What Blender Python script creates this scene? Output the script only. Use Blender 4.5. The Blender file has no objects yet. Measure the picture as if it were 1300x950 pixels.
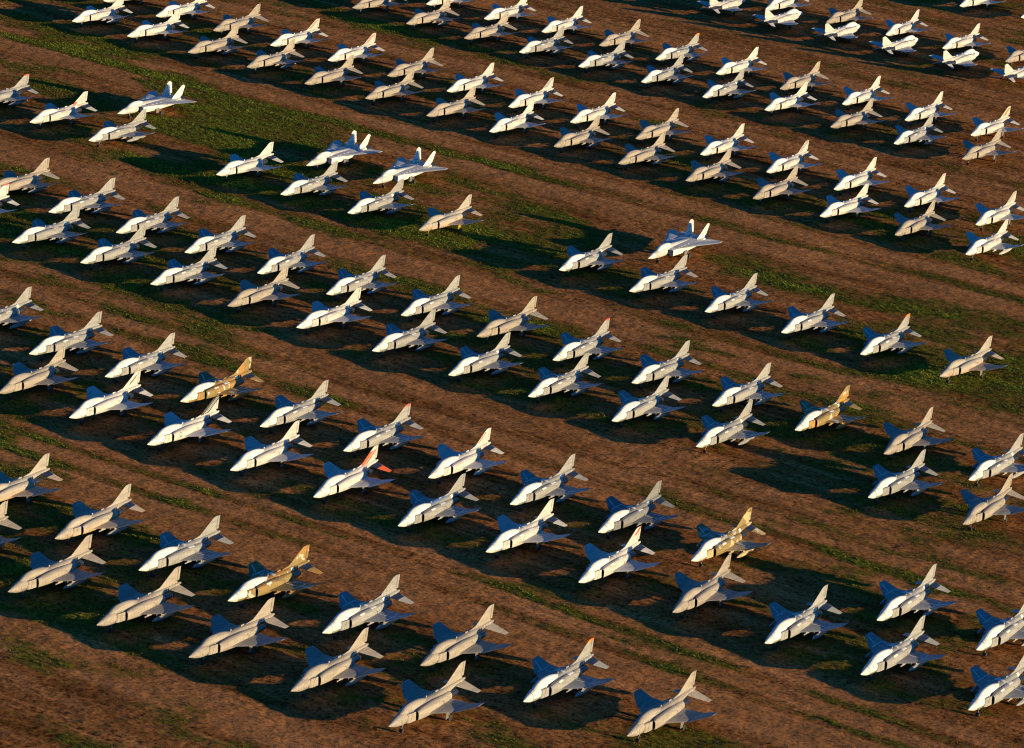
# Desert storage field: ranks of parked fighter jets seen from the air at low sun
SKY_TINT = (0.20, 0.86, 1.30)
SKY_K = 0.53
SUN_COL = (1.0, 0.73, 0.37)
EXPO = 0.74
GSTEP = 0.4
NWEED = 300000
DIRT = ((.155, .060, .016), (.28, .114, .037), (.42, .187, .070))
GRASS = ((.034, .030, .006), (.105, .100, .014), (.22, .185, .032))
WEED = ((.18, .11, .025), (.095, .095, .012), (.13, .145, .015), (.22, .24, .03))
TANKED = {129, 131, 108, 6, 24, 42, 44, 46, 7, 12, 114, 102, 110, 135, 1}
import bpy, math, random
import numpy as np
from mathutils import Matrix, Vector

random.seed(7)
rng = np.random.default_rng(7)
scene = bpy.context.scene
COL = scene.collection
R = math.radians

# ------------------------------------------------------------------ camera
F_PX, PITCH, ROLL, CAM_H = 4731.78, 0.3193056, 0.0808218, 193.314
c_, s_ = math.cos(PITCH), math.sin(PITCH)
cr, sr = math.cos(ROLL), math.sin(ROLL)
r0, u0, fw = Vector((1, 0, 0)), Vector((0, s_, c_)), Vector((0, c_, -s_))
rv = cr * r0 + sr * u0
uv_ = -sr * r0 + cr * u0
cam_d = bpy.data.cameras.new('camera')
cam = bpy.data.objects.new('camera', cam_d)
COL.objects.link(cam)
M = Matrix(((rv.x, uv_.x, -fw.x, 0), (rv.y, uv_.y, -fw.y, 0), (rv.z, uv_.z, -fw.z, CAM_H), (0, 0, 0, 1)))
cam.matrix_world = M
cam_d.sensor_fit = 'HORIZONTAL'
cam_d.sensor_width = 36
cam_d.lens = F_PX / 1300 * 36
cam_d.clip_start = 1.0
cam_d.clip_end = 60000
scene.camera = cam
scene.cycles.filter_width = 1.15

# ------------------------------------------------------------------ light
SUN_AZ, SUN_EL = -21.5, 8.3
w = bpy.data.worlds.new('World')
scene.world = w
w.use_nodes = True
nt = w.node_tree
bg = nt.nodes['Background']
sky = nt.nodes.new('ShaderNodeTexSky')
sky.sky_type = 'NISHITA'
sky.sun_disc = False
sky.sun_elevation = R(SUN_EL)
sky.sun_rotation = R(90 - SUN_AZ)
sky.air_density = 1.0
sky.dust_density = 0.2
sky.ozone_density = 4.0
tint = nt.nodes.new('ShaderNodeMix')
tint.data_type = 'RGBA'; tint.blend_type = 'MULTIPLY'
tint.inputs[0].default_value = 1.0
tint.inputs[7].default_value = (SKY_TINT[0], SKY_TINT[1], SKY_TINT[2], 1)
nt.links.new(sky.outputs[0], tint.inputs[6])
nt.links.new(tint.outputs[2], bg.inputs[0])
bg.inputs[1].default_value = 0.15 * SKY_K
sd = bpy.data.lights.new('sun', 'SUN')
sd.energy = 5.0
sd.angle = R(0.5)
sd.color = SUN_COL
so = bpy.data.objects.new('sun', sd)
COL.objects.link(so)
dv = Vector((math.cos(R(SUN_EL)) * math.cos(R(SUN_AZ)), math.cos(R(SUN_EL)) * math.sin(R(SUN_AZ)), math.sin(R(SUN_EL))))
so.rotation_euler = dv.to_track_quat('Z', 'Y').to_euler()
so.location = (200, 400, 200)
scene.view_settings.view_transform = 'Standard'
scene.view_settings.look = 'None'
scene.view_settings.gamma = 1
scene.view_settings.exposure = EXPO
scene.view_settings.use_curve_mapping = False

# ------------------------------------------------------------------ materials
class NB:
    """tiny helper for node graphs"""
    def __init__(self, name):
        self.m = bpy.data.materials.new(name); self.m.use_nodes = True
        self.t = self.m.node_tree
        self.b = self.t.nodes['Principled BSDF']
    def n(self, typ, **kw):
        x = self.t.nodes.new(typ)
        for k, v in kw.items(): setattr(x, k, v)
        return x
    def put(self, sock, v):
        if v is None: return
        if hasattr(v, 'is_output'): self.t.links.new(v, sock)
        elif isinstance(v, (tuple, list)) and len(v) == 3 and sock.type == 'RGBA': sock.default_value = (*v, 1)
        else: sock.default_value = v
    def math(self, op, a, b=None, c=None, clamp=False):
        x = self.n('ShaderNodeMath', operation=op); x.use_clamp = clamp
        for i, v in enumerate((a, b, c)): self.put(x.inputs[i], v)
        return x.outputs[0]
    def mix(self, f, a, b, blend='MIX'):
        x = self.n('ShaderNodeMix', data_type='RGBA', blend_type=blend)
        self.put(x.inputs[0], f); self.put(x.inputs[6], a); self.put(x.inputs[7], b)
        return x.outputs[2]
    def noise(self, vec, scale, detail=3, rough=0.55, w=None):
        x = self.n('ShaderNodeTexNoise')
        if w is not None:
            x.noise_dimensions = '4D'; self.put(x.inputs['W'], w)
        self.put(x.inputs['Vector'], vec); x.inputs['Scale'].default_value = scale
        x.inputs['Detail'].default_value = detail; x.inputs['Roughness'].default_value = rough
        return x.outputs[0]
    def ramp(self, v, stops, interp='LINEAR'):
        x = self.n('ShaderNodeValToRGB'); x.color_ramp.interpolation = interp
        el = x.color_ramp.elements
        while len(el) > 1: el.remove(el[-1])
        el[0].position = stops[0][0]; c = stops[0][1]; el[0].color = (*c, 1) if len(c) == 3 else c
        for p, c in stops[1:]:
            e = el.new(p); e.color = (*c, 1) if len(c) == 3 else c
        self.put(x.inputs[0], v)
        return x.outputs[0]
    def g(self, v): return (v, v, v)
    def scalev(self, vec, s):
        x = self.n('ShaderNodeVectorMath', operation='MULTIPLY')
        self.put(x.inputs[0], vec); x.inputs[1].default_value = s
        return x.outputs[0]

def obj_seed(nb):
    oi = nb.n('ShaderNodeObjectInfo')
    sx = nb.n('ShaderNodeSeparateXYZ'); nb.put(sx.inputs[0], oi.outputs['Location'])
    return oi, nb.math('MULTIPLY_ADD', sx.outputs[0], 0.731, nb.math('MULTIPLY', sx.outputs[1], 0.417))

def weather(nb, col, seed, amt=0.34):
    """panel joints, streaks and grime on a painted skin"""
    tc = nb.n('ShaderNodeTexCoord').outputs['Object']
    a = nb.noise(nb.scalev(tc, (0.35, 1.6, 1.6)), 1.3, 5, 0.65, seed)
    f = nb.ramp(a, [(0.30, nb.g(1 - amt)), (0.55, nb.g(1.0)), (0.8, nb.g(1.04))])
    c = nb.mix(1.0, col, f, 'MULTIPLY')
    br = nb.n('ShaderNodeTexBrick')
    nb.put(br.inputs['Vector'], nb.scalev(tc, (0.8, 1.4, 1.4)))
    br.inputs['Scale'].default_value = 0.9; br.inputs['Mortar Size'].default_value = 0.016
    br.inputs['Color1'].default_value = (1, 1, 1, 1); br.inputs['Color2'].default_value = (.93, .93, .93, 1)
    br.inputs['Mortar'].default_value = (.5, .5, .5, 1)
    c = nb.mix(0.8, c, br.outputs[0], 'MULTIPLY')
    return c

def paint_material(name, mode='plain'):
    nb = NB(name)
    oi, seed = obj_seed(nb)
    col = oi.outputs['Color']
    if mode == 'camo':
        tc = nb.n('ShaderNodeTexCoord').outputs['Object']
        n1 = nb.noise(nb.scalev(tc, (0.7, 1, 1)), 0.5, 1.5, 0.4, seed)
        n2 = nb.noise(tc, 0.85, 2, 0.4, nb.math('ADD', seed, 9.0))
        g = nb.ramp(n1, [(0.0, nb.g(0)), (0.46, nb.g(0)), (0.47, nb.g(1))], 'LINEAR')
        col = nb.mix(g, col, CAMO_GREEN)
        g2 = nb.ramp(n2, [(0.0, nb.g(0)), (0.61, nb.g(0)), (0.625, nb.g(1))], 'LINEAR')
        col = nb.mix(g2, col, (0.50, 0.48, 0.42))
    elif mode == 'rust':
        tc = nb.n('ShaderNodeTexCoord').outputs['Object']
        sx = nb.n('ShaderNodeSeparateXYZ'); nb.put(sx.inputs[0], tc)
        n1 = nb.noise(tc, 0.8, 4, 0.6, seed)
        f = nb.math('ADD', nb.math('MULTIPLY', nb.math('SUBTRACT', 2.3, sx.outputs[2]), 0.9), nb.math('SUBTRACT', n1, 0.35), clamp=True)
        col = nb.mix(nb.math('MULTIPLY', f, 0.75), col, (0.52, 0.36, 0.22))
    col = weather(nb, col, seed)
    nb.put(nb.b.inputs['Base Color'], col)
    nb.b.inputs['Roughness'].default_value = 0.62
    nb.b.inputs['Specular IOR Level'].default_value = 0.35
    return nb.m

def simple_material(name, col, rough=0.6, metal=0.0, amt=0.25):
    nb = NB(name)
    oi, seed = obj_seed(nb)
    nb.put(nb.b.inputs['Base Color'], weather(nb, nb.mix(0.0, col, col), seed, amt))
    nb.b.inputs['Roughness'].default_value = rough
    nb.b.inputs['Metallic'].default_value = metal
    return nb.m

# fin markings. v: 'z' height on the fin or 'w' distance behind its leading edge
RED, ORG, DRK = (0.62, 0.075, 0.03), (0.72, 0.2, 0.03), (0.03, 0.03, 0.035)
def fin_material(name, axis, bands, colr, zlim=None):
    nb = NB(name)
    oi, seed = obj_seed(nb)
    tc = nb.n('ShaderNodeTexCoord').outputs['Object']
    sx = nb.n('ShaderNodeSeparateXYZ'); nb.put(sx.inputs[0], tc)
    x, z = sx.outputs[0], sx.outputs[2]
    if axis == 'z':
        v = nb.math('DIVIDE', nb.math('SUBTRACT', z, 2.9), 2.4)             # 0 root .. 1 tip
    else:
        wv = nb.math('ADD', nb.math('ADD', x, 4.6), nb.math('MULTIPLY', nb.math('SUBTRACT', z, 3.25), 1.676))
        v = nb.math('DIVIDE', nb.math('MULTIPLY', wv, -1), 2.0)              # 0 leading edge .. 1
    st = [(0.0, (0, 0, 0))]
    for a, b in bands: st += [(max(a, 0.001), (1, 1, 1)), (b, (0, 0, 0))]
    f = nb.ramp(v, st, 'CONSTANT')
    if zlim:
        f = nb.math('MULTIPLY', f, nb.math('MULTIPLY', nb.math('GREATER_THAN', z, zlim[0]), nb.math('LESS_THAN', z, zlim[1])))
    col = nb.mix(f, oi.outputs['Color'], colr)
    nb.put(nb.b.inputs['Base Color'], weather(nb, col, seed))
    nb.b.inputs['Roughness'].default_value = 0.6
    return nb.m

CAMO_GREEN = (0.25, 0.185, 0.075)
MAT = {
    'paint': paint_material('airframe_paint'),
    'camo': paint_material('camouflage_paint', 'camo'),
    'rust': paint_material('faded_tan_paint', 'rust'),
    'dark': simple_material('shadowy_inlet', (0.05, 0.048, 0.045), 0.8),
    'metal': simple_material('burnt_titanium', (0.16, 0.17, 0.18), 0.3, 0.9),
    'tyre': simple_material('tyre_rubber', (0.025, 0.025, 0.025), 0.85),
    'strut': simple_material('gear_strut', (0.16, 0.16, 0.16), 0.5),
    'yellow': simple_material('yellow_primer', (0.38, 0.22, 0.04), 0.6),
    'bluecover': simple_material('blue_panel', (0.25, 0.38, 0.62), 0.5),
    'red': simple_material('red_paint', RED, 0.55),
    'insignia': simple_material('insignia_blue', (0.09, 0.10, 0.14), 0.6),
}
FIN = {
    'redtip': fin_material('fin_red_tip', 'z', [(0.84, 1.0)], RED),
    'orangetip': fin_material('fin_orange_tip', 'z', [(0.80, 1.0)], ORG),
    'redroot': fin_material('fin_red_root', 'w', [(0.0, 0.5)], RED, (2.5, 3.5)),
    'redstripe': fin_material('fin_red_stripes', 'w', [(0.16, 0.34), (0.46, 0.66)], RED, (3.3, 4.95)),
    'darkstripe': fin_material('fin_dark_stripes', 'w', [(0.14, 0.26), (0.42, 0.54), (0.7, 0.8)], (0.09, 0.07, 0.05), (3.3, 5.3)),
    'orangefin': fin_material('fin_orange_rear', 'w', [(0.32, 1.0)], ORG, (3.4, 4.8)),
    'orangestripe': fin_material('fin_orange_stripes', 'w', [(0.14, 0.26), (0.40, 0.56)], (0.5, 0.16, 0.04), (3.4, 5.3)),
    'redstripe2': fin_material('fin_red_band', 'w', [(0.12, 0.28)], RED, (3.5, 4.8)),
    'redfin': fin_material('fin_red_lower', 'w', [(0.0, 0.5), (0.62, 0.95)], (0.72, 0.09, 0.02), (3.0, 4.6)),
    'blackfin': fin_material('fin_black_white', 'w', [(0.0, 0.36), (0.46, 0.62), (0.74, 1.0)], DRK, (3.1, 5.4)),
    'darkmark': fin_material('fin_dark_mark', 'w', [(0.5, 0.75)], (0.12, 0.09, 0.07), (3.5, 4.6)),
    'redrudder': fin_material('fin_red_rudder', 'w', [(0.46, 0.9)], RED, (4.2, 5.05)),
}
# ------------------------------------------------------------------ mesh helpers
class MB:
    def __init__(self): self.v = []; self.f = []
    def add(self, vs, fs):
        o = len(self.v); self.v += [tuple(map(float, p)) for p in vs]; self.f += [tuple(o + i for i in f) for f in fs]
        return self
    def rings(self, rings, cap0=True, cap1=True):
        n = len(rings[0]); vs = [p for r in rings for p in r]; fs = []
        for i in range(len(rings) - 1):
            for j in range(n):
                k = (j + 1) % n
                fs.append((i * n + j, i * n + k, (i + 1) * n + k, (i + 1) * n + j))
        if cap0: fs.append(tuple(range(n - 1, -1, -1)))
        if cap1: fs.append(tuple((len(rings) - 1) * n + j for j in range(n)))
        return self.add(vs, fs)
    def box(self, a, b):
        (x0, y0, z0), (x1, y1, z1) = a, b
        return self.rings([[(x0, y0, z0), (x1, y0, z0), (x1, y1, z0), (x0, y1, z0)],
                           [(x0, y0, z1), (x1, y0, z1), (x1, y1, z1), (x0, y1, z1)]])
    def tube(self, p, q, r0, r1=None, n=10):
        r1 = r0 if r1 is None else r1
        p, q = Vector(p), Vector(q); d = (q - p).normalized()
        a = d.orthogonal().normalized(); b = d.cross(a)
        return self.rings([[tuple(c + a * r * math.cos(t) + b * r * math.sin(t)) for t in [2 * math.pi * k / n for k in range(n)]]
                           for c, r in ((p, r0), (q, r1))])
    def mesh(self, name, mat, sharp=34):
        me = bpy.data.meshes.new(name)
        me.from_pydata(self.v, [], self.f); me.validate()
        import bmesh
        bm = bmesh.new(); bm.from_mesh(me); bmesh.ops.recalc_face_normals(bm, faces=bm.faces[:]); bm.to_mesh(me); bm.free()
        me.materials.append(mat)
        for p in me.polygons: p.use_smooth = True
        me.set_sharp_from_angle(angle=R(sharp))
        return me

def herm(x, X, Y):
    """Catmull-Rom through (X, Y), X increasing"""
    X = np.asarray(X, float); Y = np.asarray(Y, float)
    i = int(np.clip(np.searchsorted(X, x) - 1, 0, len(X) - 2))
    h = X[i + 1] - X[i]; t = min(max((x - X[i]) / h, 0), 1)
    def sl(k):
        if k == 0: return (Y[1] - Y[0]) / (X[1] - X[0])
        if k == len(X) - 1: return (Y[-1] - Y[-2]) / (X[-1] - X[-2])
        a = (Y[k] - Y[k - 1]) / (X[k] - X[k - 1]); b = (Y[k + 1] - Y[k]) / (X[k + 1] - X[k])
        return 0 if a * b <= 0 else 2 * a * b / (a + b)
    m0, m1 = sl(i) * h, sl(i + 1) * h
    return (2*t**3-3*t*t+1)*Y[i] + (t**3-2*t*t+t)*m0 + (-2*t**3+3*t*t)*Y[i+1] + (t**3-t*t)*m1

class Body:
    """lofted body: rows of (x, yc, zc, half width, half height, exponent)"""
    def __init__(self, rows):
        self.r = sorted(rows); self.X = [a[0] for a in self.r]
    def at(self, x): return [herm(x, self.X, [a[k] for a in self.r]) for k in range(1, 6)]
    def pt(self, x, th, off=0.0):
        yc, zc, hw, hz, n = self.at(x); c, s = math.cos(th), math.sin(th)
        e = 2.0 / n
        return (x, yc + (hw + off) * math.copysign(abs(c) ** e, c), zc + (hz + off) * math.copysign(abs(s) ** e, s))
    def ring(self, x, n=20, off=0.0): return [self.pt(x, 2 * math.pi * k / n, off) for k in range(n)]
    def loft(self, mb, x0, x1, m=14, n=20, cap0=True, cap1=True):
        xs = np.linspace(x0, x1, m)
        return mb.rings([self.ring(x, n) for x in xs], cap0, cap1)
    def patch(self, mb, x0, x1, t0, t1, off=0.02, m=5, n=5):
        vs = [self.pt(x, t, off) for x in np.linspace(x0, x1, m) for t in np.linspace(t0, t1, n)]
        fs = [(i * n + j, i * n + j + 1, (i + 1) * n + j + 1, (i + 1) * n + j) for i in range(m - 1) for j in range(n - 1)]
        return mb.add(vs, fs)

def surface(mb, sts, up):
    """aerofoil surface. sts: (leading point, trailing point, thickness), up: thickness direction"""
    prof = [(0.0, 0.0), (0.06, 0.55), (0.25, 1.0), (0.55, 0.85), (1.0, 0.06), (1.0, -0.06), (0.55, -0.85), (0.25, -1.0), (0.06, -0.55)]
    rings = []
    for le, te, t in sts:
        le, te = Vector(le), Vector(te); u = Vector(up)
        rings.append([tuple(le.lerp(te, c) + u * (h * t / 2)) for c, h in prof])
    return mb.rings(rings)

def mesh_obj(name, me, parent=None):
    o = bpy.data.objects.new(name, me); COL.objects.link(o)
    if parent is not None: o.parent = parent
    return o

def mirror(vs): return [(x, -y, z) for x, y, z in vs]
def both(fn):
    """build the port (+y) and starboard (-y) versions of a part"""
    a = MB(); fn(a); b = MB(); b.v = mirror(a.v); b.f = [tuple(reversed(f)) for f in a.f]
    return a, b

P_ = MAT['paint']
# part table: name, mesh, role ('body','white','fixed','fin','tank','pylon','gear'), sub-parts
def build_single_tail():
    parts = []
    fus = Body([(9.1, 0, 1.94, .03, .03, 2), (8.75, 0, 1.93, .17, .19, 2), (8.1, 0, 1.93, .37, .43, 2), (7.35, 0, 1.95, .54, .66, 2),
                (6.6, 0, 2.0, .65, .82, 2.1), (5.8, 0, 2.04, .72, .86, 2.2), (5.0, 0, 2.05, .76, .9, 2.4), (3.5, 0, 2.05, .78, .86, 2.6),
                (1.5, 0, 2.08, .84, .92, 2.6), (-1, 0, 2.1, .84, .95, 2.5), (-3.3, 0, 2.12, .74, .9, 2.4), (-4.7, 0, 2.25, .6, .76, 2.2),
                (-5.7, 0, 2.43, .48, .56, 2), (-7, 0, 2.56, .40, .38, 2), (-8.5, 0, 2.63, .26, .26, 2), (-9.3, 0, 2.63, .10, .14, 2)])
    m = fus.loft(MB(), -9.3, 7.4, 34, 20); 
    m.box((-2.6, -.05, 2.95), (-1.9, .05, 3.22)).box((0.1, -.03, 2.9), (0.35, .03, 3.26))
    parts.append(('fuselage', m.mesh('fuselage', P_), 'body', []))
    parts.append(('radome', fus.loft(MB(), 7.41, 9.1, 10, 20).mesh('radome', P_), 'white', []))
    can = Body([(6.75, 0, 2.68, .08, .06, 2), (6.3, 0, 2.7, .34, .32, 2), (5.7, 0, 2.75, .47, .58, 2), (5.0, 0, 2.78, .52, .76, 2),
                (4.0, 0, 2.8, .55, .8, 2), (2.8, 0, 2.8, .56, .74, 2), (1.6, 0, 2.76, .54, .58, 2), (0.6, 0, 2.7, .48, .36, 2), (-0.3, 0, 2.7, .4, .26, 2)])
    parts.append(('canopy', can.loft(MB(), -0.3, 6.75, 18, 18).mesh('canopy', P_), 'white', []))
    nac = Body([(4.2, 1.2, 2.08, .24, .62, 2.6), (3.2, 1.06, 2.05, .44, .74, 2.5), (1.6, .93, 2.0, .60, .83, 2.5), (0, .85, 1.97, .67, .87, 2.5),
                (-2.5, .74, 1.93, .62, .78, 2.6), (-4.2, .62, 1.9, .52, .64, 2.3), (-5.3, .55, 1.86, .45, .47, 2)])
    def nacf(a): nac.loft(a, -4.5, 4.2, 20, 18, True, False)
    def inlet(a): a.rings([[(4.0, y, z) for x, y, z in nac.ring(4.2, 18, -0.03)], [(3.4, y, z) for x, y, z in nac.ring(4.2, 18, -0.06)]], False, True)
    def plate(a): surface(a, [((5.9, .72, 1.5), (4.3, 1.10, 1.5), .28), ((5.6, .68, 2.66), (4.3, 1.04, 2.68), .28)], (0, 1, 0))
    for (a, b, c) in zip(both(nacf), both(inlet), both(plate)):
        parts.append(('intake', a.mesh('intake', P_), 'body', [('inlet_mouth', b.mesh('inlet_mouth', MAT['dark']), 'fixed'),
                                                               ('splitter_plate', c.mesh('splitter_plate', P_), 'body')]))
    def noz(a):
        a.rings([[(x, .55 + rr * math.cos(t), 1.84 + rr * math.sin(t)) for t in [2 * math.pi * k / 16 for k in range(16)]]
                 for x, rr in ((-4.3, .50), (-5.2, .50), (-5.8, .50), (-6.3, .42), (-6.28, .34), (-5.6, .3))])
    for a in both(noz): parts.append(('exhaust_nozzle', a.mesh('exhaust_nozzle', MAT['metal']), 'fixed', []))
    parts.append(('heat_shield', fus.patch(MB(), -7.7, -4.2, -math.pi - .15, .15, .015, 10, 12).mesh('heat_shield', MAT['metal']), 'fixed', []))
    def wing(a):
        surface(a, [((2.4, 1.0, 1.66), (-4.35, .7, 1.66), .34), ((-.65, 3.7, 1.66), (-4.55, 3.7, 1.66), .2)], (0, 0, 1))
        surface(a, [((-.35, 3.72, 1.67), (-4.55, 3.72, 1.67), .18), ((-2.75, 5.6, 2.22), (-4.8, 5.6, 2.22), .1), ((-3.15, 5.82, 2.29), (-4.8, 5.82, 2.29), .05)], (0, 0, 1))
    def pyl(a):
        a.rings([[(x, 2.05 + d, z) for x, z, d in ((1.0, 1.3, -.06), (-1.9, 1.2, -.06), (-2.2, 1.6, -.06), (.6, 1.62, -.06))],
                 [(x, 2.05 + d, z) for x, z, d in ((1.0, 1.3, .06), (-1.9, 1.2, .06), (-2.2, 1.6, .06), (.6, 1.62, .06))]])
        a.tube((1.35, 2.05, 1.28), (-1.6, 2.05, 1.2), .09, .09, 8)
    def flapline(a):
        surface(a, [((-3.55, 1.5, 1.84), (-4.3, 1.5, 1.75), .05), ((-3.7, 4.0, 1.855), (-4.5, 4.0, 1.80), .05)], (0, 0, 1))
    def fold(a):
        def strip(p, q, w):
            p, q = Vector(p), Vector(q); d = (q - p).cross(Vector((0, 0, 1))).normalized() * w
            a.rings([[tuple(p + d), tuple(p - d), tuple(q - d), tuple(q + d)], [tuple(v + Vector((0, 0, .012))) for v in (p + d, p - d, q - d, q + d)]])
        strip((-1.0, 3.62, 1.762), (-4.0, 3.62, 1.742), .09)
        strip((-1.9, 1.6, 1.835), (-2.3, 3.5, 1.765), .08)
        strip((-2.2, 3.85, 1.80), (-3.2, 5.4, 2.215), .08)
        strip((-3.5, 1.6, 1.79), (-3.75, 3.5, 1.735), .06)
    for a, p, fo in zip(both(wing), both(pyl), both(fold)):
        parts.append(('wing', a.mesh('wing', P_, 4), 'body', [('pylon', p.mesh('pylon', P_), 'pylon'), ('seal_tape', fo.mesh('seal_tape', P_), 'tape')]))
    tk = Body([(1.3, 3.35, 1.02, .02, .02, 2), (.9, 3.35, 1.02, .15, .15, 2), (0, 3.35, 1.02, .29, .29, 2), (-1.2, 3.35, 1.02, .34, .34, 2),
               (-3, 3.35, 1.02, .31, .31, 2), (-4.2, 3.35, 1.02, .18, .18, 2), (-4.9, 3.35, 1.02, .03, .03, 2)])
    def tank(a): tk.loft(a, -4.9, 1.3, 16, 14); a.box((-2.4, 3.3, 1.3), (-.6, 3.4, 1.68))
    for a in both(tank): parts.append(('drop_tank', a.mesh('drop_tank', P_), 'tank', []))
    def stab(a): surface(a, [((-6.4, .36, 2.5), (-8.75, .22, 2.56), .14), ((-8.25, 2.68, 1.62), (-9.2, 2.68, 1.62), .05)], (0, .38, .92))
    def sroot(a): surface(a, [((-6.35, .34, 2.515), (-8.78, .2, 2.565), .165), ((-7.05, 1.28, 2.165), (-8.94, 1.18, 2.19), .135)], (0, .38, .92))
    for a, b in zip(both(stab), both(sroot)): parts.append(('stabilizer', a.mesh('stabilizer', P_), 'stab', [('bare_root', b.mesh('bare_root', MAT['metal']), 'fixed')]))
    m = MB(); surface(m, [((-2.4, 0, 2.95), (-8.9, 0, 2.66), .24), ((-4.6, 0, 3.25), (-8.45, 0, 3.2), .2), ((-7.6, 0, 5.04), (-8.75, 0, 5.12), .1), ((-8.0, 0, 5.17), (-8.78, 0, 5.2), .05)], (0, 1, 0))
    rd = MB(); surface(rd, [((-8.47, 0, 3.22), (-8.95, 0, 3.22), .12), ((-8.77, 0, 5.1), (-9.22, 0, 5.16), .05)], (0, 1, 0))
    parts.append(('tail_fin', m.mesh('tail_fin', P_), 'fin', [('rudder', rd.mesh('rudder', P_), 'fin')]))
    # undercarriage
    def leg(a):
        a.tube((-1.3, 2.55, 1.7), (-1.4, 2.7, .4), .1, .07); a.box((-1.0, 2.78, .55), (-.3, 2.82, 1.6)); a.tube((-1.0, 1.9, 1.6), (-1.38, 2.65, .8), .05)
    def wheel(a): a.tube((-1.4, 2.58, .38), (-1.4, 2.84, .38), .38, .38, 16)
    for a, b in zip(both(leg), both(wheel)): parts.append(('landing_gear', a.mesh('landing_gear', MAT['strut']), 'fixed', [('wheel', b.mesh('wheel', MAT['tyre']), 'fixed')]))
    m = MB(); m.tube((5.7, 0, 1.5), (5.85, 0, .25), .09, .06); m.box((6.1, -.25, .95), (6.14, .25, 1.5)); m.tube((5.0, 0, 1.4), (5.8, 0, .7), .05)
    b = MB(); b.tube((5.85, .08, .25), (5.85, .24, .25), .25, .25, 14); b.tube((5.85, -.24, .25), (5.85, -.08, .25), .25, .25, 14)
    parts.append(('nose_gear', m.mesh('nose_gear', MAT['strut']), 'nosegear', [('nose_wheel', b.mesh('nose_wheel', MAT['tyre']), 'fixed')]))
    # sprayed seal patches, modelled as a thin raised coat that follows the skin
    seals = []
    a_, b_ = both(lambda a: nac.patch(a, -2.1, -.75, 1.0, 1.75, .02))
    seals += [a_, b_]
    a_, b_ = both(lambda a: nac.patch(a, 1.0, 2.1, .75, 1.25, .02))
    seals += [a_, b_]
    seals.append(fus.patch(MB(), -5.2, -4.5, .35, 1.1, .025))
    seals.append(fus.patch(MB(), -1.0, -.5, 1.1, 2.0, .025))
    seal_me = [s.mesh('seal_patch', P_) for s in seals]
    # forward-fuselage coat on the upper flanks
    fc = MB(); fus.patch(fc, 3.9, 7.35, -.25, math.pi + .25, .012, 10, 14)
    coat = fc.mesh('sealing_coat', P_)
    extra = {'fus': fus, 'nac': nac, 'can': can}
    return parts, seal_me, coat, extra

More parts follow.
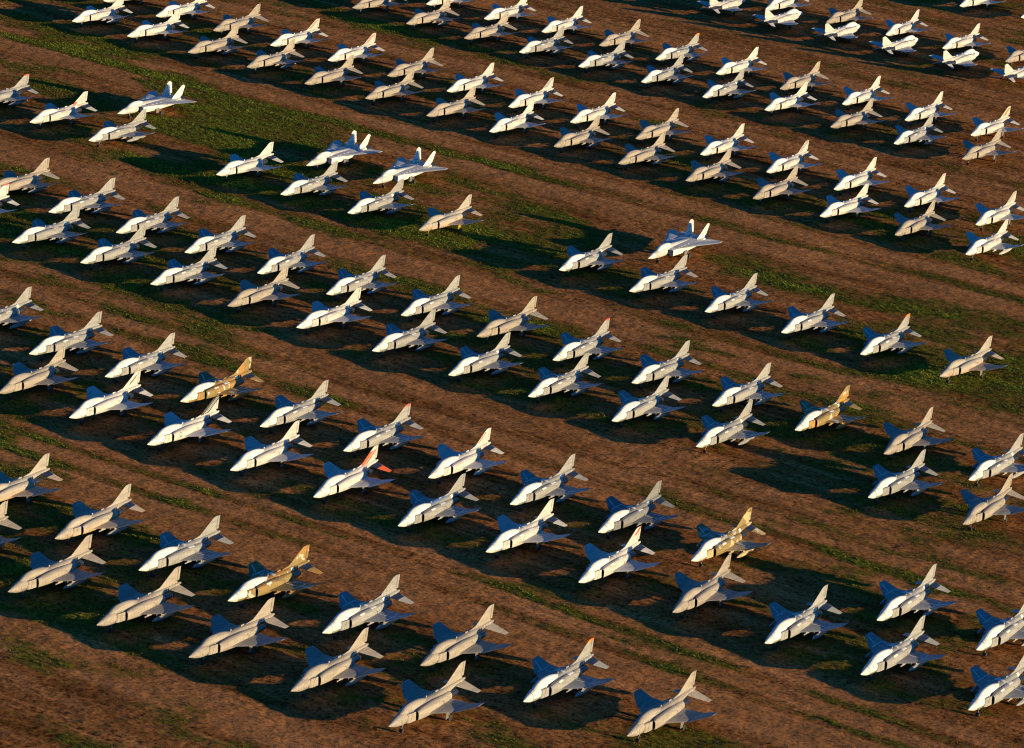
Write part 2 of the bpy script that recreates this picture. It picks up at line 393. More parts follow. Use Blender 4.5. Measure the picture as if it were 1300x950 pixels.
def build_twin_tail():
    parts = []
    fus = Body([(9.8, 0, 1.6, .03, .03, 2), (9.3, 0, 1.64, .22, .22, 2), (8.3, 0, 1.73, .47, .5, 2), (7.2, 0, 1.8, .64, .68, 2),
                (6.0, 0, 1.87, .72, .82, 2.2), (4.5, 0, 1.96, .78, .92, 2.3), (2.5, 0, 2.1, .74, .84, 2.3), (0, 0, 2.3, .62, .52, 2.2),
                (-3, 0, 2.3, .7, .36, 2.2), (-6, 0, 2.2, .7, .24, 2.2), (-8.6, 0, 2.15, .55, .1, 2.2)])
    m = fus.loft(MB(), -8.6, 7.9, 30, 20)
    # flat glove and pancake between the engines
    glove = [((5.2, .4), (5.2, -.4)), ((2.6, 1.7), (2.6, -1.7)), ((-.6, 2.9), (-.6, -2.9)), ((-4.5, 2.6), (-4.5, -2.6)), ((-7.9, 1.6), (-7.9, -1.6))]
    top = []; bot = []
    for (a, b) in glove:
        k = .10 if a[0] > 2 else .22
        top.append([(a[0], a[1], 2.32), (a[0], a[1] * .5, 2.32 + k), (a[0], -a[1] * .5, 2.32 + k), (a[0], -a[1], 2.32), (a[0], -a[1] * .5, 2.12), (a[0], a[1] * .5, 2.12)])
    m.rings(top)
    m.box((-5.5, -.04, 2.5), (-5.2, .04, 2.75))
    parts.append(('fuselage', m.mesh('fuselage', P_, 28), 'body', []))
    parts.append(('radome', fus.loft(MB(), 7.92, 9.8, 10, 20).mesh('radome', P_), 'white', []))
    can = Body([(7.2, 0, 2.2, .1, .08, 2), (6.6, 0, 2.34, .42, .42, 2), (5.8, 0, 2.48, .54, .68, 2), (4.6, 0, 2.56, .58, .78, 2), (3.2, 0, 2.56, .54, .68, 2),
                (1.8, 0, 2.45, .44, .42, 2), (.2, 0, 2.4, .36, .28, 2), (-1.5, 0, 2.35, .3, .2, 2)])
    parts.append(('canopy', can.loft(MB(), -1.5, 7.2, 18, 18).mesh('canopy', P_), 'white', []))
    nac = Body([(4.0, 1.45, 1.78, .42, .55, 6), (2.5, 1.42, 1.72, .46, .62, 5), (0, 1.35, 1.68, .52, .64, 3.5), (-3, 1.3, 1.72, .56, .6, 2.6),
                (-6, 1.25, 1.82, .56, .56, 2.2), (-8, 1.22, 1.88, .5, .5, 2)])
    def nacf(a): nac.loft(a, -8, 4.0, 20, 20, True, False)
    def inlet(a): a.rings([[(3.85, y, z) for x, y, z in nac.ring(4.0, 20, -.03)], [(3.2, y, z) for x, y, z in nac.ring(4.0, 20, -.06)]], False, True)
    for a, b in zip(both(nacf), both(inlet)): parts.append(('intake', a.mesh('intake', P_), 'white', [('inlet_mouth', b.mesh('inlet_mouth', P_), 'white')]))
    def noz(a):
        a.rings([[(x, 1.22 + rr * math.cos(t), 1.88 + rr * math.sin(t)) for t in [2 * math.pi * k / 16 for k in range(16)]]
                 for x, rr in ((-7.9, .5), (-8.6, .52), (-9.3, .42), (-9.25, .34), (-8.4, .3))])
    for a in both(noz): parts.append(('exhaust_nozzle', a.mesh('exhaust_nozzle', MAT['metal']), 'fixed', []))
    def wing(a): surface(a, [((.1, 2.55, 2.33), (-5.0, 1.9, 2.30), .26), ((-5.6, 5.15, 2.42), (-7.6, 4.55, 2.40), .14), ((-6.5, 5.55, 2.44), (-7.9, 5.25, 2.43), .08)], (0, 0, 1))
    for a in both(wing): parts.append(('wing', a.mesh('wing', P_), 'body', []))
    def stab(a): surface(a, [((-6.2, 1.8, 2.0), (-8.7, 1.75, 2.0), .16), ((-8.6, 4.5, 1.9), (-9.7, 4.4, 1.9), .06)], (0, 0, 1))
    for a in both(stab): parts.append(('stabilizer', a.mesh('stabilizer', P_), 'body', []))
    def fin(a): surface(a, [((-4.9, 1.32, 2.2), (-8.0, 1.32, 2.25), .2), ((-7.6, 1.8, 4.95), (-8.5, 1.8, 4.98), .08), ((-7.95, 1.83, 5.12), (-8.5, 1.83, 5.14), .04)], (0, 1, -.15))
    def rud(a): surface(a, [((-8.03, 1.34, 2.75), (-8.5, 1.34, 2.78), .1), ((-8.53, 1.78, 4.9), (-8.85, 1.78, 4.9), .05)], (0, 1, -.15))
    for a, b in zip(both(fin), both(rud)): parts.append(('tail_fin', a.mesh('tail_fin', P_), 'white', [('rudder', b.mesh('rudder', P_), 'white')]))
    def leg(a): a.tube((-.6, 2.0, 1.5), (-1.0, 2.35, .45), .13, .09); a.tube((-2.0, 1.5, 1.4), (-1.0, 2.3, .7), .06); a.box((-.6, 2.1, .6), (.3, 2.14, 1.5))
    def wheel(a): a.tube((-1.0, 2.3, .47), (-1.0, 2.62, .47), .47, .47, 16)
    for a, b in zip(both(leg), both(wheel)): parts.append(('landing_gear', a.mesh('landing_gear', MAT['strut']), 'fixed', [('wheel', b.mesh('wheel', MAT['tyre']), 'fixed')]))
    m = MB(); m.tube((6.0, 0, 1.4), (6.1, 0, .28), .11, .08); m.box((6.4, -.3, .8), (6.44, .3, 1.4))
    b = MB(); b.tube((6.1, .1, .28), (6.1, .3, .28), .28, .28, 14); b.tube((6.1, -.3, .28), (6.1, -.1, .28), .28, .28, 14)
    parts.append(('nose_gear', m.mesh('nose_gear', MAT['strut']), 'fixed', [('nose_wheel', b.mesh('nose_wheel', MAT['tyre']), 'fixed')]))
    # white sealing strips across the glove and engine humps
    seals = []
    for x in (1.7, .9, -.2, -1.5):
        a_, b_ = both(lambda a: a.box((x - .22, .7, 2.5 if x < .5 else 2.46), (x + .22, 1.75, 2.545 if x < .5 else 2.505)))
        seals += [a_, b_]
    return parts, [s.mesh('seal_patch', P_) for s in seals]

SINGLE, SEALS, COAT, EX = build_single_tail()
TWIN, TSEALS = build_twin_tail()

# paint, sealing colour
PAINT = {
    'white': ((.53, .53, .52), (.80, .80, .78)),
    'grey': ((.30, .31, .315), (.80, .80, .78)),
    'dark': ((.18, .19, .2), (.80, .80, .78)),
    'tan': ((.33, .30, .265), (.345, .315, .28)),
    'rust': ((.37, .35, .32), (.39, .36, .32)),
    'camo': ((.36, .20, .06), (.80, .80, .78)),
}
def rgba(c, k=1.0): return (c[0] * k, c[1] * k, c[2] * k, 1.0)

def set_mat(o, mat):
    o.material_slots[0].link = 'OBJECT'; o.material_slots[0].material = mat

def make_jet(kind, x, y, deg, paint, mark, key):
    rnd = random.Random(key * 31 + 5)
    twin = kind == 'F14'
    root = bpy.data.objects.new('twin_tail_jet' if twin else 'fighter_jet', None)
    root.empty_display_size = 2
    COL.objects.link(root)
    root.location = (x, y, 0); root.rotation_euler = (0, 0, R(deg))
    body, seal = PAINT[paint]
    kb = rnd.uniform(.93, 1.05)
    bcol, scol = rgba(body, kb), rgba(seal, rnd.uniform(.96, 1.02))
    if twin: bcol = rgba((.52, .54, .56))
    skin = MAT['camo'] if paint == 'camo' else MAT['rust'] if paint == 'rust' else None
    if paint == 'camo' and mark == 'pale': bcol = rgba((.50, .39, .22))
    if paint == 'camo' and mark == 'gold': bcol = rgba((.42, .235, .06))
    tanks = paint in ('grey', 'dark', 'camo') or key in TANKED
    parts = TWIN if twin else SINGLE
    for name, me, role, subs in parts:
        if role == 'tank' and not tanks: continue
        o = mesh_obj(name, me, root)
        def colour(q, rl):
            q.color = scol if rl in ('white', 'tape') else bcol
            if skin and rl in ('body', 'fin', 'stab'): set_mat(q, skin)
            if rl == 'fin' and mark in FIN: set_mat(q, FIN[mark])
            if mark == 'gear' and q.name.startswith(('landing_gear', 'nose_gear')): set_mat(q, MAT['yellow'])
        colour(o, role)
        if mark == 'redfin' and name == 'stabilizer': o.color = rgba((.66, .12, .04))
        if mark == 'redfin' and name == 'stabilizer': o['label'] = 'red stabilizer'
        for sn, sm, sr_ in subs:
            if sr_ == 'pylon' and not tanks: continue
            if sn == 'bare_root' and paint == 'tan': continue
            if sr_ == 'tape' and paint not in ('grey', 'dark', 'camo'): continue
            s = mesh_obj(sn, sm, o); colour(s, sr_)
    if twin:
        for me in TSEALS: o = mesh_obj('seal_patch', me, root); o.color = scol
    elif paint in ('grey', 'dark', 'camo', 'white'):
        if paint != 'white' or key % 3 == 0 or 100 < deg < 0 or deg < 90:
            for i, me in enumerate(SEALS):
                if rnd.random() < .85: o = mesh_obj('seal_patch', me, root); o.color = scol
        o = mesh_obj('sealing_coat', COAT, root); o.color = scol
    if mark == 'roundel' or mark == 'blackfin' or mark == 'white':
        m = MB(); nac = EX['nac']; n = 16
        x0, t0, rr = (2.6, .25, .33) if mark != 'white' else (-.3, 1.15, .36)
        for ra, rb in ((rr, rr * .72),):
            vs = []
            for r_ in (ra, rb):
                for k in range(n):
                    a = 2 * math.pi * k / n
                    vs.append(nac.pt(x0 + r_ * math.cos(a), t0 + r_ * math.sin(a) / .72, .016))
            m.add(vs, [(k, (k + 1) % n, n + (k + 1) % n, n + k) for k in range(n)])
        o = mesh_obj('roundel', m.mesh('roundel', MAT['insignia']), root)
    if mark == 'bluespine':
        m = MB(); EX['fus'].patch(m, -3.6, .8, 1.15, math.pi - 1.15, .03, 8, 6)
        mesh_obj('spine_panel', m.mesh('spine_panel', MAT['bluecover']), root)['label'] = 'blue spine panel'
    return root
PLANES = [
(1,'F4',-98.05,808.31,238.7,'white',''),
(2,'F4',-93.70,830.12,236.6,'white',''),
(3,'F4',-80.79,819.62,237.9,'white',''),
(4,'F4',-84.49,798.45,237.3,'white',''),
(5,'F4',-67.41,810.58,240.7,'tan',''),
(6,'F4',-70.41,788.31,239.1,'tan',''),
(7,'F4',-57.09,779.59,240.8,'tan',''),
(8,'F4',-107.78,730.45,239.0,'grey','redtip'),
(9,'F4',-94.38,720.18,239.4,'white','redroot'),
(11,'F4',-81.31,710.00,239.2,'grey',''),
(12,'F4',-94.64,668.24,239.3,'tan',''),
(13,'F4',-54.56,692.82,238.8,'white',''),
(14,'F4',-53.65,800.91,238.7,'white','redstripe'),
(15,'F4',-40.45,791.46,239.3,'white','redstripe'),
(16,'F4',-43.80,769.25,239.8,'tan',''),
(17,'F4',-27.14,781.90,239.9,'tan',''),
(18,'F4',-30.44,760.91,239.6,'tan',''),
(19,'F4',-13.88,772.70,239.2,'white',''),
(20,'F4',-17.11,750.59,238.9,'tan',''),
(21,'F4',-4.30,742.13,241.9,'white',''),
(22,'F4',-0.76,763.70,240.3,'white','darkstripe'),
(23,'F4',-38.28,843.43,237.0,'tan',''),
(24,'F4',-25.61,832.12,239.3,'tan',''),
(25,'F4',-21.82,853.44,237.4,'white',''),
(26,'F4',-8.21,843.26,238.4,'white',''),
(27,'F4',-12.08,822.39,239.0,'tan',''),
(30,'F4',-41.37,682.76,238.5,'grey',''),
(31,'F4',-28.14,673.89,238.6,'grey',''),
(32,'F4',-14.73,666.49,240.6,'rust','gear'),
(33,'F4',4.94,835.12,240.2,'white',''),
(34,'F4',0.65,813.22,238.0,'grey',''),
(35,'F4',18.13,826.19,239.6,'tan',''),
(36,'F4',14.10,804.12,236.1,'grey',''),
(37,'F4',31.04,817.09,237.2,'grey','orangetip'),
(38,'F4',27.42,794.86,239.4,'grey',''),
(39,'F4',44.19,808.00,237.9,'white',''),
(40,'F4',40.53,785.77,239.4,'grey',''),
(41,'F4',12.38,754.95,239.5,'white',''),
(42,'F4',9.20,734.34,240.2,'tan',''),
(43,'F4',25.69,745.89,240.7,'tan',''),
(44,'F4',22.35,725.05,239.0,'tan',''),
(45,'F4',38.90,737.39,239.7,'white',''),
(46,'F4',35.56,716.25,239.5,'tan',''),
(47,'F4',51.82,727.86,240.4,'white','darkstripe'),
(48,'F4',53.79,778.64,237.9,'white',''),
(51,'F4',71.73,868.62,238.9,'tan',''),
(52,'F4',57.51,877.53,240.4,'white',''),
(53,'F4',84.91,860.69,241.1,'white',''),
(54,'F4',97.91,851.09,237.3,'white',''),
(55,'F4',111.58,842.90,238.0,'tan',''),
(56,'F4',106.01,898.83,238.3,'white',''),
(57,'F4',120.42,891.24,236.5,'white',''),
(157,'F4',122.98,912.91,236.0,'white',''),
(63,'F4',57.74,798.76,239.1,'tan',''),
(64,'F4',70.67,789.59,240.1,'white',''),
(65,'F4',67.30,768.39,237.5,'tan',''),
(66,'F4',83.51,779.81,239.7,'white',''),
(67,'F4',79.70,758.99,239.5,'grey',''),
(68,'F4',97.04,771.24,238.0,'white','orangefin'),
(69,'F4',93.24,750.74,239.1,'tan',''),
(70,'F4',64.91,718.74,239.6,'white',''),
(71,'F4',-99.28,648.59,239.1,'white','redtip'),
(72,'F4',-81.37,658.36,236.2,'grey',''),
(73,'F4',-84.98,637.70,237.4,'grey',''),
(74,'F4',-68.18,649.06,238.6,'grey',''),
(75,'F4',-71.86,628.97,238.6,'grey',''),
(76,'F4',-55.00,640.34,239.8,'grey',''),
(77,'F4',-58.41,619.68,237.8,'grey',''),
(78,'F4',-44.64,611.12,240.8,'tan',''),
(79,'F4',-85.68,587.00,241.9,'grey',''),
(80,'F4',-73.02,576.88,238.1,'grey',''),
(81,'F4',-59.87,568.74,239.4,'grey',''),
(82,'F4',-41.53,631.50,241.6,'grey',''),
(83,'F4',-28.52,622.36,239.9,'grey',''),
(84,'F4',-31.78,602.04,237.8,'white','roundel'),
(85,'F4',-15.06,613.73,239.5,'grey',''),
(86,'F4',-18.55,592.84,238.1,'grey',''),
(87,'F4',-1.62,605.25,238.0,'tan',''),
(88,'F4',-5.58,583.49,238.6,'grey',''),
(89,'F4',11.54,648.11,239.3,'grey',''),
(91,'F4',24.63,638.23,235.4,'grey',''),
(92,'F4',37.40,629.94,238.6,'grey',''),
(93,'F4',11.14,595.84,239.5,'grey','redtip'),
(94,'F4',24.42,587.11,238.2,'grey',''),
(95,'F4',50.58,621.31,237.5,'grey',''),
(96,'F4',63.48,612.67,239.1,'grey','orangetip'),
(97,'F4',76.62,603.74,236.8,'rust',''),
(98,'F4',61.48,697.92,236.4,'white',''),
(99,'F4',78.16,710.33,240.0,'white','orangestripe'),
(100,'F4',74.59,689.33,241.4,'tan',''),
(101,'F4',91.32,701.16,239.7,'white','darkstripe'),
(102,'F4',87.48,679.81,239.5,'white',''),
(103,'F4',-75.56,557.02,243.7,'tan',''),
(104,'F4',-62.83,548.01,240.6,'white','darkmark'),
(105,'F4',-46.65,559.57,238.1,'camo',''),
(106,'F4',-49.59,538.65,239.9,'white','blackfin'),
(107,'F4',-71.32,506.86,240.7,'rust',''),
(108,'F4',-57.91,496.77,241.6,'rust',''),
(109,'F4',-36.32,530.43,240.7,'white',''),
(110,'F4',-74.08,485.85,241.7,'tan',''),
(111,'F4',-33.53,550.99,239.4,'grey',''),
(112,'F4',-20.04,542.91,239.3,'grey','redtip'),
(113,'F4',-23.46,521.99,242.6,'white','redfin'),
(114,'F4',-6.92,534.20,241.4,'white','redstripe2'),
(115,'F4',-10.20,512.75,240.4,'grey','bluespine'),
(116,'F4',5.87,525.44,239.4,'grey',''),
(117,'F4',7.60,575.90,238.7,'grey',''),
(118,'F4',20.90,567.24,240.0,'grey',''),
(119,'F4',37.56,578.67,237.3,'grey',''),
(120,'F4',34.15,558.11,239.8,'grey','gear'),
(121,'F4',18.96,516.75,239.6,'dark',''),
(122,'F4',32.32,508.22,240.3,'camo','pale'),
(123,'F4',2.95,505.07,239.3,'white',''),
(124,'F4',50.34,569.93,238.8,'camo','gold'),
(125,'F4',63.65,562.03,241.2,'tan',''),
(126,'F4',60.27,540.94,237.9,'grey',''),
(127,'F4',76.73,552.67,237.5,'grey',''),
(128,'F4',73.53,532.80,241.1,'tan',''),
(129,'F4',-61.01,475.59,239.6,'tan',''),
(130,'F4',-44.49,487.19,238.3,'grey',''),
(131,'F4',-47.69,466.43,239.1,'tan',''),
(132,'F4',-31.19,478.58,237.6,'camo','white'),
(133,'F4',-34.31,457.98,237.7,'tan',''),
(134,'F4',-17.85,470.07,239.1,'grey',''),
(135,'F4',-20.68,449.89,241.0,'tan',''),
(136,'F4',-4.44,461.76,240.3,'tan',''),
(137,'F4',-7.51,441.16,240.6,'tan',''),
(138,'F4',16.00,496.34,241.6,'white','redrudder'),
(139,'F4',28.96,487.96,242.7,'tan',''),
(140,'F4',9.28,452.58,241.0,'grey','orangetip'),
(141,'F4',22.74,444.24,240.7,'tan',''),
(142,'F4',41.83,479.19,239.8,'grey',''),
(143,'F4',58.00,490.96,239.4,'grey',''),
(144,'F4',54.61,470.69,238.3,'grey',''),
(145,'F4',71.10,482.97,239.8,'grey',''),
(146,'F4',68.23,461.58,238.5,'grey',''),
(49,'F4',44.12,871.45,58.5,'white',''),
(58,'F4',57.03,861.31,57.0,'white',''),
(59,'F4',70.44,852.29,58.3,'white',''),
(60,'F4',83.31,843.12,57.1,'white',''),
(61,'F4',96.48,833.95,56.9,'white',''),
(62,'F4',109.69,825.26,55.9,'white',''),
(10,'F14',-77.77,733.70,235.9,'white',''),
(28,'F14',-37.82,706.28,237.7,'white',''),
(29,'F14',-24.43,697.33,238.6,'white',''),
(90,'F14',28.26,661.56,238.1,'white',''),
(50,'F4',48.50,707.10,239.3,'tan',''),
]
# ------------------------------------------------------------------ ground
def vnoise(x, y, cell, seed):
    """smooth value noise at arrays x, y"""
    g = np.random.default_rng(seed).random((512, 512))
    fx, fy = x / cell, y / cell
    ix, iy = np.floor(fx).astype(int), np.floor(fy).astype(int)
    tx, ty = fx - ix, fy - iy
    tx = tx * tx * (3 - 2 * tx); ty = ty * ty * (3 - 2 * ty)
    a = g[ix % 512, iy % 512]; b = g[(ix + 1) % 512, iy % 512]
    c = g[ix % 512, (iy + 1) % 512]; d = g[(ix + 1) % 512, (iy + 1) % 512]
    return (a * (1 - tx) + b * tx) * (1 - ty) + (c * (1 - tx) + d * tx) * ty

def fbm(x, y, cell, seed, octv=4, k=0.55):
    s = 0; a = 1; t = 0
    for i in range(octv):
        s = s + a * vnoise(x, y, cell / 2 ** i, seed + i); t += a; a *= k
    return s / t

def to_uv(x, y): return .84 * x - .543 * y, .543 * x + .84 * y

# growth of weeds across the rows: (v, density), roads bare, strips along their edges green
PROF = [(300, .3), (345, .3), (347, .1), (355, .1), (358, .4), (392, .42), (396, .12), (403.5, .1), (404.6, .62), (406, .62), (407, .1), (410.6, .1),
        (411.3, .7), (412.8, .65), (414, .15), (417, .2), (420, .45), (449, .48), (452, .35), (454, .12), (457.5, .12), (459, .5), (461, .5), (462, .15),
        (466, .12), (467.5, .5), (469.5, .45), (471, .18), (478, .22), (483, .42), (512, .45), (517, .3), (519, .5), (522, .5), (523.5, .15), (530, .1),
        (533, .15), (535, .55), (538, .5), (539, .3), (543, .6), (549, .62), (560, .56), (568, .55), (576, .5), (583, .42), (587, .2), (592, .08), (594.5, .15),
        (596, .85), (598.5, .85), (600, .25), (602, .08), (606, .08), (608, .4), (613, .45), (617, .3), (645, .3), (649, .18), (653, .4), (656, .12), (661, .08),
        (664, .35), (669, .5), (675, .35), (705, .3), (710, .18), (716, .08), (722, .25), (728, .4), (735, .2), (745, .25), (775, .22), (782, .1), (790, .3),
        (800, .2), (830, .3), (1000, .3)]
# (u, v, radius along rows, radius across, strength)
PATCH = [(-487, 596, 30, 9, .5), (-452, 588, 24, 9, .6), (-445, 568, 16, 7, .5), (-436, 543, 20, 5, .4), (-425, 560, 14, 6, .3), (-366, 572, 12, 7, .35),
         (-300, 580, 32, 9, .5), (-322, 577, 10, 7, .4), (-515, 606, 22, 5, .6), (-466, 672, 26, 6, .5), (-400, 535, 26, 5, .25), (-374, 552, 18, 9, .3),
         (-263, 418, 14, 7, .4), (-243, 432, 10, 6, .35), (-402, 482, 18, 6, .3), (-226, 466, 16, 6, .3), (-447, 505, 16, 5, .3), (-325, 515, 18, 4, .3),
         (-284, 350, 20, 4, .3), (-310, 350, 16, 6, .25), (-345, 460, 30, 4, .2),
         (-392, 590, 30, 6, -.1), (-380, 660, 60, 5, -.1), (-270, 478, 40, 5, -.2), (-330, 540, 40, 4, .15)]
ROADV = [398.5, 408.5, 415, 456, 465, 474, 527, 531, 591, 604, 659, 663, 714, 720, 781, 786]

def growth(x, y):
    u, v = to_uv(x, y)
    vv = v + .018 * (u + 340) + 2.2 * (vnoise(u, v * 0 + 3, 34, 91) - .5)
    d = np.interp(vv, [p[0] for p in PROF], [p[1] for p in PROF])
    n = fbm(u * .45, v, 5.5, 11, 4, .65)
    n2 = fbm(u * .5, v, 26, 31, 3)
    for (pu, pv, ru, rv_, s) in PATCH:
        d = d + (s + .13 if s > .3 else s + .07 if s > .2 else s) * np.exp(-(((u - pu) / ru) ** 2 + ((vv - pv) / rv_) ** 2) ** 1.5)
    return np.clip((d - .5) * .9 + .5 + (n - .5) * 1.7 + (n2 - .5) * .9 - .15, 0, 1)

def axis(a, b, st, far):
    core = np.arange(a, b + st, st)
    lo = a - np.geomspace(2, far, 24)[::-1]; hi = core[-1] + np.geomspace(2, far, 24)
    return np.concatenate([lo, core, hi])
XS = axis(-150, 150, GSTEP, 24000); YS = axis(395, 960, GSTEP, 24000)
gx, gy = np.meshgrid(XS, YS)
gr = growth(gx, gy)
inside = ((gx > -151) & (gx < 151) & (gy > 394) & (gy < 961)).astype(float)
gu, gv = to_uv(gx, gy)
hz = (fbm(gu * .6, gv, 2.2, 51, 3, .6) - .5) * .16 + (fbm(gx, gy, .9, 71, 1) - .5) * .09
hz += (fbm(gu, gv, 18, 41, 2) - .5) * .25
for rvv in ROADV:   # wheel ruts worn along the lanes
    d = np.abs(gv + .018 * (gu + 340) - rvv - 1.2 * (vnoise(gu, gu * 0 + rvv, 22, 5) - .5))
    hz -= .05 * np.exp(-(d / .55) ** 2) * (vnoise(gu, gu * 0 + rvv, 15, 8) > .25)
hz += .05 * np.clip(gr - .45, 0, 1) * (fbm(gx, gy, .8, 61, 1))
hz = (hz - .05) * inside - .06 * (1 - inside)
ny, nx = gx.shape
me = bpy.data.meshes.new('ground')
me.vertices.add(nx * ny)
me.vertices.foreach_set('co', np.stack([gx, gy, hz], -1).astype(np.float32).ravel())
idx = (np.arange(ny - 1)[:, None] * nx + np.arange(nx - 1)[None, :]).ravel()
q = np.stack([idx, idx + 1, idx + 1 + nx, idx + nx], -1).astype(np.int32)
me.loops.add(q.size); me.loops.foreach_set('vertex_index', q.ravel())
me.polygons.add(len(q)); me.polygons.foreach_set('loop_start', np.arange(0, q.size, 4, dtype=np.int32))
me.update(calc_edges=True)
me.polygons.foreach_set('use_smooth', np.ones(len(q), bool))
rp = np.interp(gv + .018 * (gu + 340) + 2.2 * (vnoise(gu, gv * 0 + 3, 34, 91) - .5), [p[0] for p in PROF], [p[1] for p in PROF])
road = np.clip((.25 - rp) / .1, 0, 1) * np.clip(1.6 - 2.6 * gr, 0, 1)
at = me.attributes.new('wear', 'FLOAT', 'POINT'); at.data.foreach_set('value', road.astype(np.float32).ravel())
at = me.attributes.new('growth', 'FLOAT', 'POINT'); at.data.foreach_set('value', gr.astype(np.float32).ravel())

nb = NB('dirt_and_weeds')
ga = nb.n('ShaderNodeAttribute'); ga.attribute_name = 'growth'
tc = nb.n('ShaderNodeTexCoord').outputs['Object']
mp = nb.n('ShaderNodeMapping'); nb.put(mp.inputs[0], tc); mp.inputs['Rotation'].default_value = (0, 0, R(32.9))
al = nb.scalev(mp.outputs[0], (.22, 1, 1))
n_l = nb.noise(al, .22, 5, .6); n_f = nb.noise(mp.outputs[0], 1.0, 6, .75); n_s = nb.noise(nb.scalev(mp.outputs[0], (.02, 1, 1)), .75, 5, .75)
dirt = nb.ramp(n_l, [(.3, DIRT[0]), (.5, DIRT[1]), (.72, DIRT[2])])
dirt = nb.mix(1.0, dirt, nb.ramp(n_s, [(.32, nb.g(.55)), (.45, nb.g(.95)), (.55, nb.g(1.05)), (.66, nb.g(1.5))]), 'MULTIPLY')
dirt = nb.mix(1.0, dirt, nb.ramp(n_f, [(.35, nb.g(.78)), (.5, nb.g(1)), (.66, nb.g(1.16))]), 'MULTIPLY')
wa = nb.n('ShaderNodeAttribute'); wa.attribute_name = 'wear'
wr = wa.outputs['Fac']
n_d = nb.noise(nb.scalev(mp.outputs[0], (.75, .8, 1)), 1.15, 5, .78)
speck = nb.ramp(n_d, [(.38, nb.g(.25)), (.46, nb.g(.9)), (.6, nb.g(1.12))])
speck = nb.mix(nb.math('MULTIPLY', wr, .8), speck, (1.12, 1.12, 1.12))
dirt = nb.mix(1.0, dirt, speck, 'MULTIPLY')
dirt = nb.mix(nb.math('MULTIPLY', wr, .45), dirt, DIRT[2])
grain = nb.noise(nb.scalev(mp.outputs[0], (.9, .9, 1)), 2.1, 2, .6)
dirt = nb.mix(1.0, dirt, nb.ramp(grain, [(.36, nb.g(.55)), (.48, nb.g(1)), (.64, nb.g(1.3))]), 'MULTIPLY')
grass = nb.ramp(n_f, [(.3, GRASS[0]), (.5, GRASS[1]), (.7, GRASS[2])])
grass = nb.mix(nb.ramp(ga.outputs['Fac'], [(.72, nb.g(0)), (.95, nb.g(.85))]), grass, nb.ramp(n_f, [(.3, (.07, .10, .010)), (.5, (.17, .23, .018)), (.7, (.27, .32, .04))]))
thr = nb.math('ADD', ga.outputs['Fac'], nb.math('MULTIPLY', nb.math('SUBTRACT', n_d, .5), 1.9))
fac = nb.ramp(thr, [(.34, nb.g(0)), (.62, nb.g(.92))])
nb.put(nb.b.inputs['Base Color'], nb.mix(fac, dirt, grass))
nb.b.inputs['Roughness'].default_value = 1.0
nb.b.inputs['Specular IOR Level'].default_value = 0.0
bp = nb.n('ShaderNodeBump'); bp.inputs['Strength'].default_value = .5; bp.inputs['Distance'].default_value = .2
nb.put(bp.inputs['Height'], n_f); nb.put(nb.b.inputs['Normal'], bp.outputs[0])
me.materials.append(nb.m)
g = mesh_obj('ground', me); g['kind'] = 'structure'
g['label'] = 'brown desert dirt field with tracks and green weedy strips'; g['category'] = 'ground'

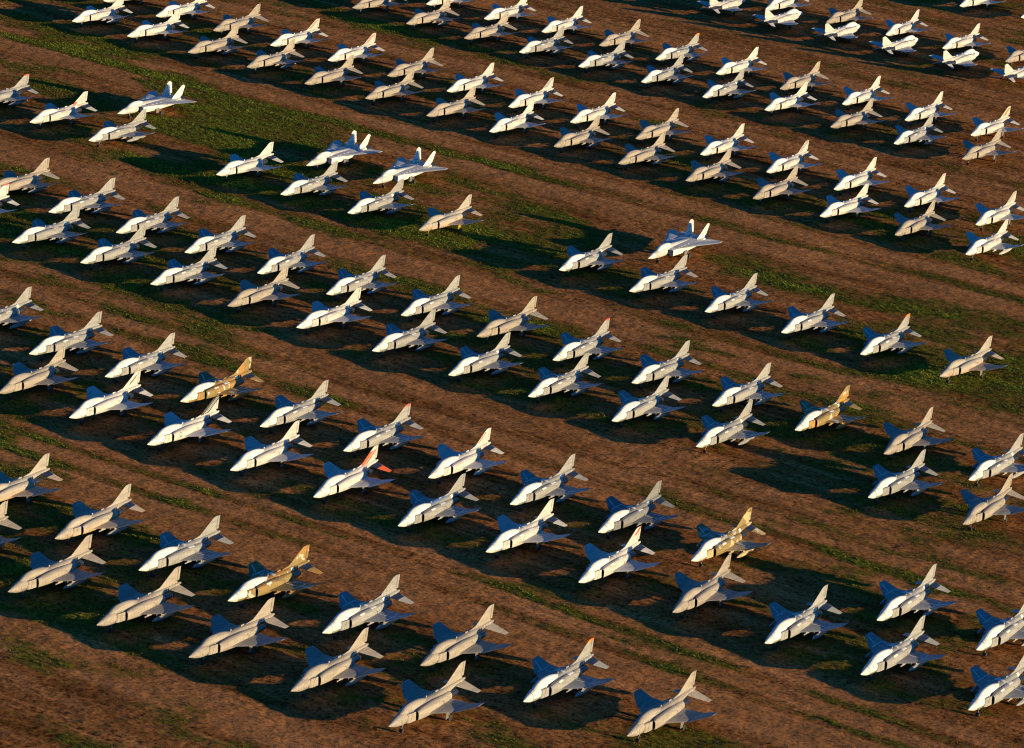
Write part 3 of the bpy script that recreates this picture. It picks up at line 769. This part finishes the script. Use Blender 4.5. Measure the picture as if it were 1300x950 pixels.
# weeds: low leafy tufts, nobody could count them
def weeds(N):
    x = rng.uniform(-128, 130, N * 3); y = rng.uniform(418, 925, N * 3)
    k = np.abs(x) < (y * .1386 + 8); x, y = x[k], y[k]
    gw = growth(x, y)
    keep = rng.random(len(x)) < np.clip((gw - .36) * 1.9, 0.02, 1)
    x, y, gw = x[keep][:N], y[keep][:N], gw[keep][:N]
    n = len(x); L = 5
    s = rng.uniform(.08, .21, n) * (0.75 + .6 * gw)
    ix = np.clip(np.searchsorted(XS, x) - 1, 0, nx - 2); iy = np.clip(np.searchsorted(YS, y) - 1, 0, ny - 2)
    tx = (x - XS[ix]) / (XS[ix + 1] - XS[ix]); ty = (y - YS[iy]) / (YS[iy + 1] - YS[iy])
    z = (hz[iy, ix] * (1 - tx) + hz[iy, ix + 1] * tx) * (1 - ty) + (hz[iy + 1, ix] * (1 - tx) + hz[iy + 1, ix + 1] * tx) * ty - .02
    V = np.zeros((n, L, 3, 3), np.float32)
    a0 = rng.uniform(0, 6.283, n)
    for l in range(L):
        a = a0 + l * 6.283 / L + rng.uniform(-.4, .4, n)
        ln = s * rng.uniform(.8, 1.5, n); hh = s * rng.uniform(.5, 1.3, n); wd = s * rng.uniform(.35, .6, n)
        ca, sa = np.cos(a), np.sin(a)
        V[:, l, 0] = np.stack([x - sa * wd, y + ca * wd, z], -1)
        V[:, l, 1] = np.stack([x + sa * wd, y - ca * wd, z], -1)
        V[:, l, 2] = np.stack([x + ca * ln * .8, y + sa * ln * .8, z + hh], -1)
    V = V.reshape(-1, 3); nt_ = len(V) // 3
    me = bpy.data.meshes.new('weeds')
    me.vertices.add(len(V)); me.vertices.foreach_set('co', V.ravel())
    me.loops.add(len(V)); me.loops.foreach_set('vertex_index', np.arange(len(V), dtype=np.int32))
    me.polygons.add(nt_); me.polygons.foreach_set('loop_start', np.arange(0, len(V), 3, dtype=np.int32))
    me.update(calc_edges=True)
    t = np.repeat(np.clip(rng.normal(.42, .22, n) + .35 * np.clip(gw - .6, 0, .4) / .4 + (fbm(x, y, 9, 3, 2) - .5) * .8, 0, 1), L * 3).astype(np.float32)
    at = me.attributes.new('tint', 'FLOAT', 'POINT'); at.data.foreach_set('value', t)
    nb = NB('weed_leaves')
    ta = nb.n('ShaderNodeAttribute'); ta.attribute_name = 'tint'
    nb.put(nb.b.inputs['Base Color'], nb.ramp(ta.outputs['Fac'], [(0, WEED[0]), (.5, WEED[1]), (.8, WEED[2]), (1, WEED[3])]))
    nb.b.inputs['Roughness'].default_value = .8; nb.b.inputs['Specular IOR Level'].default_value = .1
    me.materials.append(nb.m)
    o = mesh_obj('weeds', me); o['kind'] = 'stuff'; o['label'] = 'low green and olive weeds growing between the dirt tracks'; o['category'] = 'weeds'
weeds(NWEED)

# ------------------------------------------------------------------ the jets
ORD = ['', 'first', 'second', 'third', 'fourth', 'fifth', 'sixth', 'seventh', 'eighth', 'ninth', 'tenth', 'eleventh', 'twelfth', 'thirteenth', 'fourteenth', 'fifteenth', 'sixteenth']
ROWS = [(376, 'lower row of nearest rank'), (401, 'upper row of nearest rank'), (435, 'lower row of second rank'), (460, 'upper row of second rank'),
        (496, 'lower row of third rank'), (516, 'upper row of third rank'), (562, 'single row of fourth rank'), (600, 'behind the fourth rank'),
        (632, 'lower row of fifth rank'), (660, 'upper row of fifth rank'), (695, 'lower row of sixth rank'), (722, 'upper row of sixth rank'),
        (763, 'seventh rank'), (790, 'upper row of seventh rank'), (825, 'lower row of farthest rank'), (900, 'upper row of farthest rank')]
LOOK = {'white': 'white jet', 'grey': 'pale grey jet with white canopy cover', 'tan': 'tan coated jet', 'rust': 'rusty tan jet',
        'dark': 'darker grey jet with white canopy cover', 'camo': 'brown camouflaged jet with white canopy cover'}
MARKL = {'redtip': 'grey jet with red fin tip', 'orangetip': 'grey jet with orange fin tip', 'redroot': 'white jet with red fin root',
         'redstripe': 'white jet with red striped fin', 'darkstripe': 'white jet with dark striped fin', 'orangefin': 'white jet with orange fin',
         'orangestripe': 'white jet with orange striped fin', 'redstripe2': 'white jet with thin red fin band',
         'redfin': 'white jet with bold red fin and stabilizers', 'blackfin': 'white jet with black and white fin',
         'darkmark': 'white jet with dark fin mark', 'redrudder': 'white jet with red edge on its rudder', 'roundel': 'white jet with ring emblem on its flank',
         'bluespine': 'grey jet with blue panel along its spine'}
row_of = {}
for p in PLANES:
    u, v = to_uv(p[2], p[3])
    row_of[p[0]] = (next(i for i, (lim, _) in enumerate(ROWS) if v < lim), u)
for p in PLANES:
    key, kind, x, y, deg, paint, mark = p
    root = make_jet(*p[1:], key)
    ri, u = row_of[key]
    mates = sorted(uu for (r_, uu) in row_of.values() if r_ == ri)
    k = mates.index(u) + 1
    look = MARKL.get(mark, LOOK[paint])
    if mark == 'redtip' and paint == 'white': look = 'white jet with red fin tip'
    if kind == 'F14':
        look = 'white twin-tailed jet'
    if key == 32: look = 'tan jet on exposed nose wheel'
    if key == 120: look = 'pale grey jet showing a yellow nose leg'
    if ri == 12: look = 'white jet facing away'
    place = ORD[k] + ' from left' if k > 1 else 'leftmost'
    if k == len(mates): place = 'rightmost' if k > 1 else 'the only one'
    lab = '%s, %s, %s' % (look, place, ROWS[ri][1])
    if len(lab.split()) > 16: lab = lab.replace(' with white canopy cover', '')
    root['label'] = lab
    root['category'] = 'fighter jet'
    root['group'] = 'stored twin-tailed jets parked beside the rows' if kind == 'F14' else \
        'stored jets facing away in the seventh rank' if ri == 12 else 'stored fighter jets parked in diagonal rows'
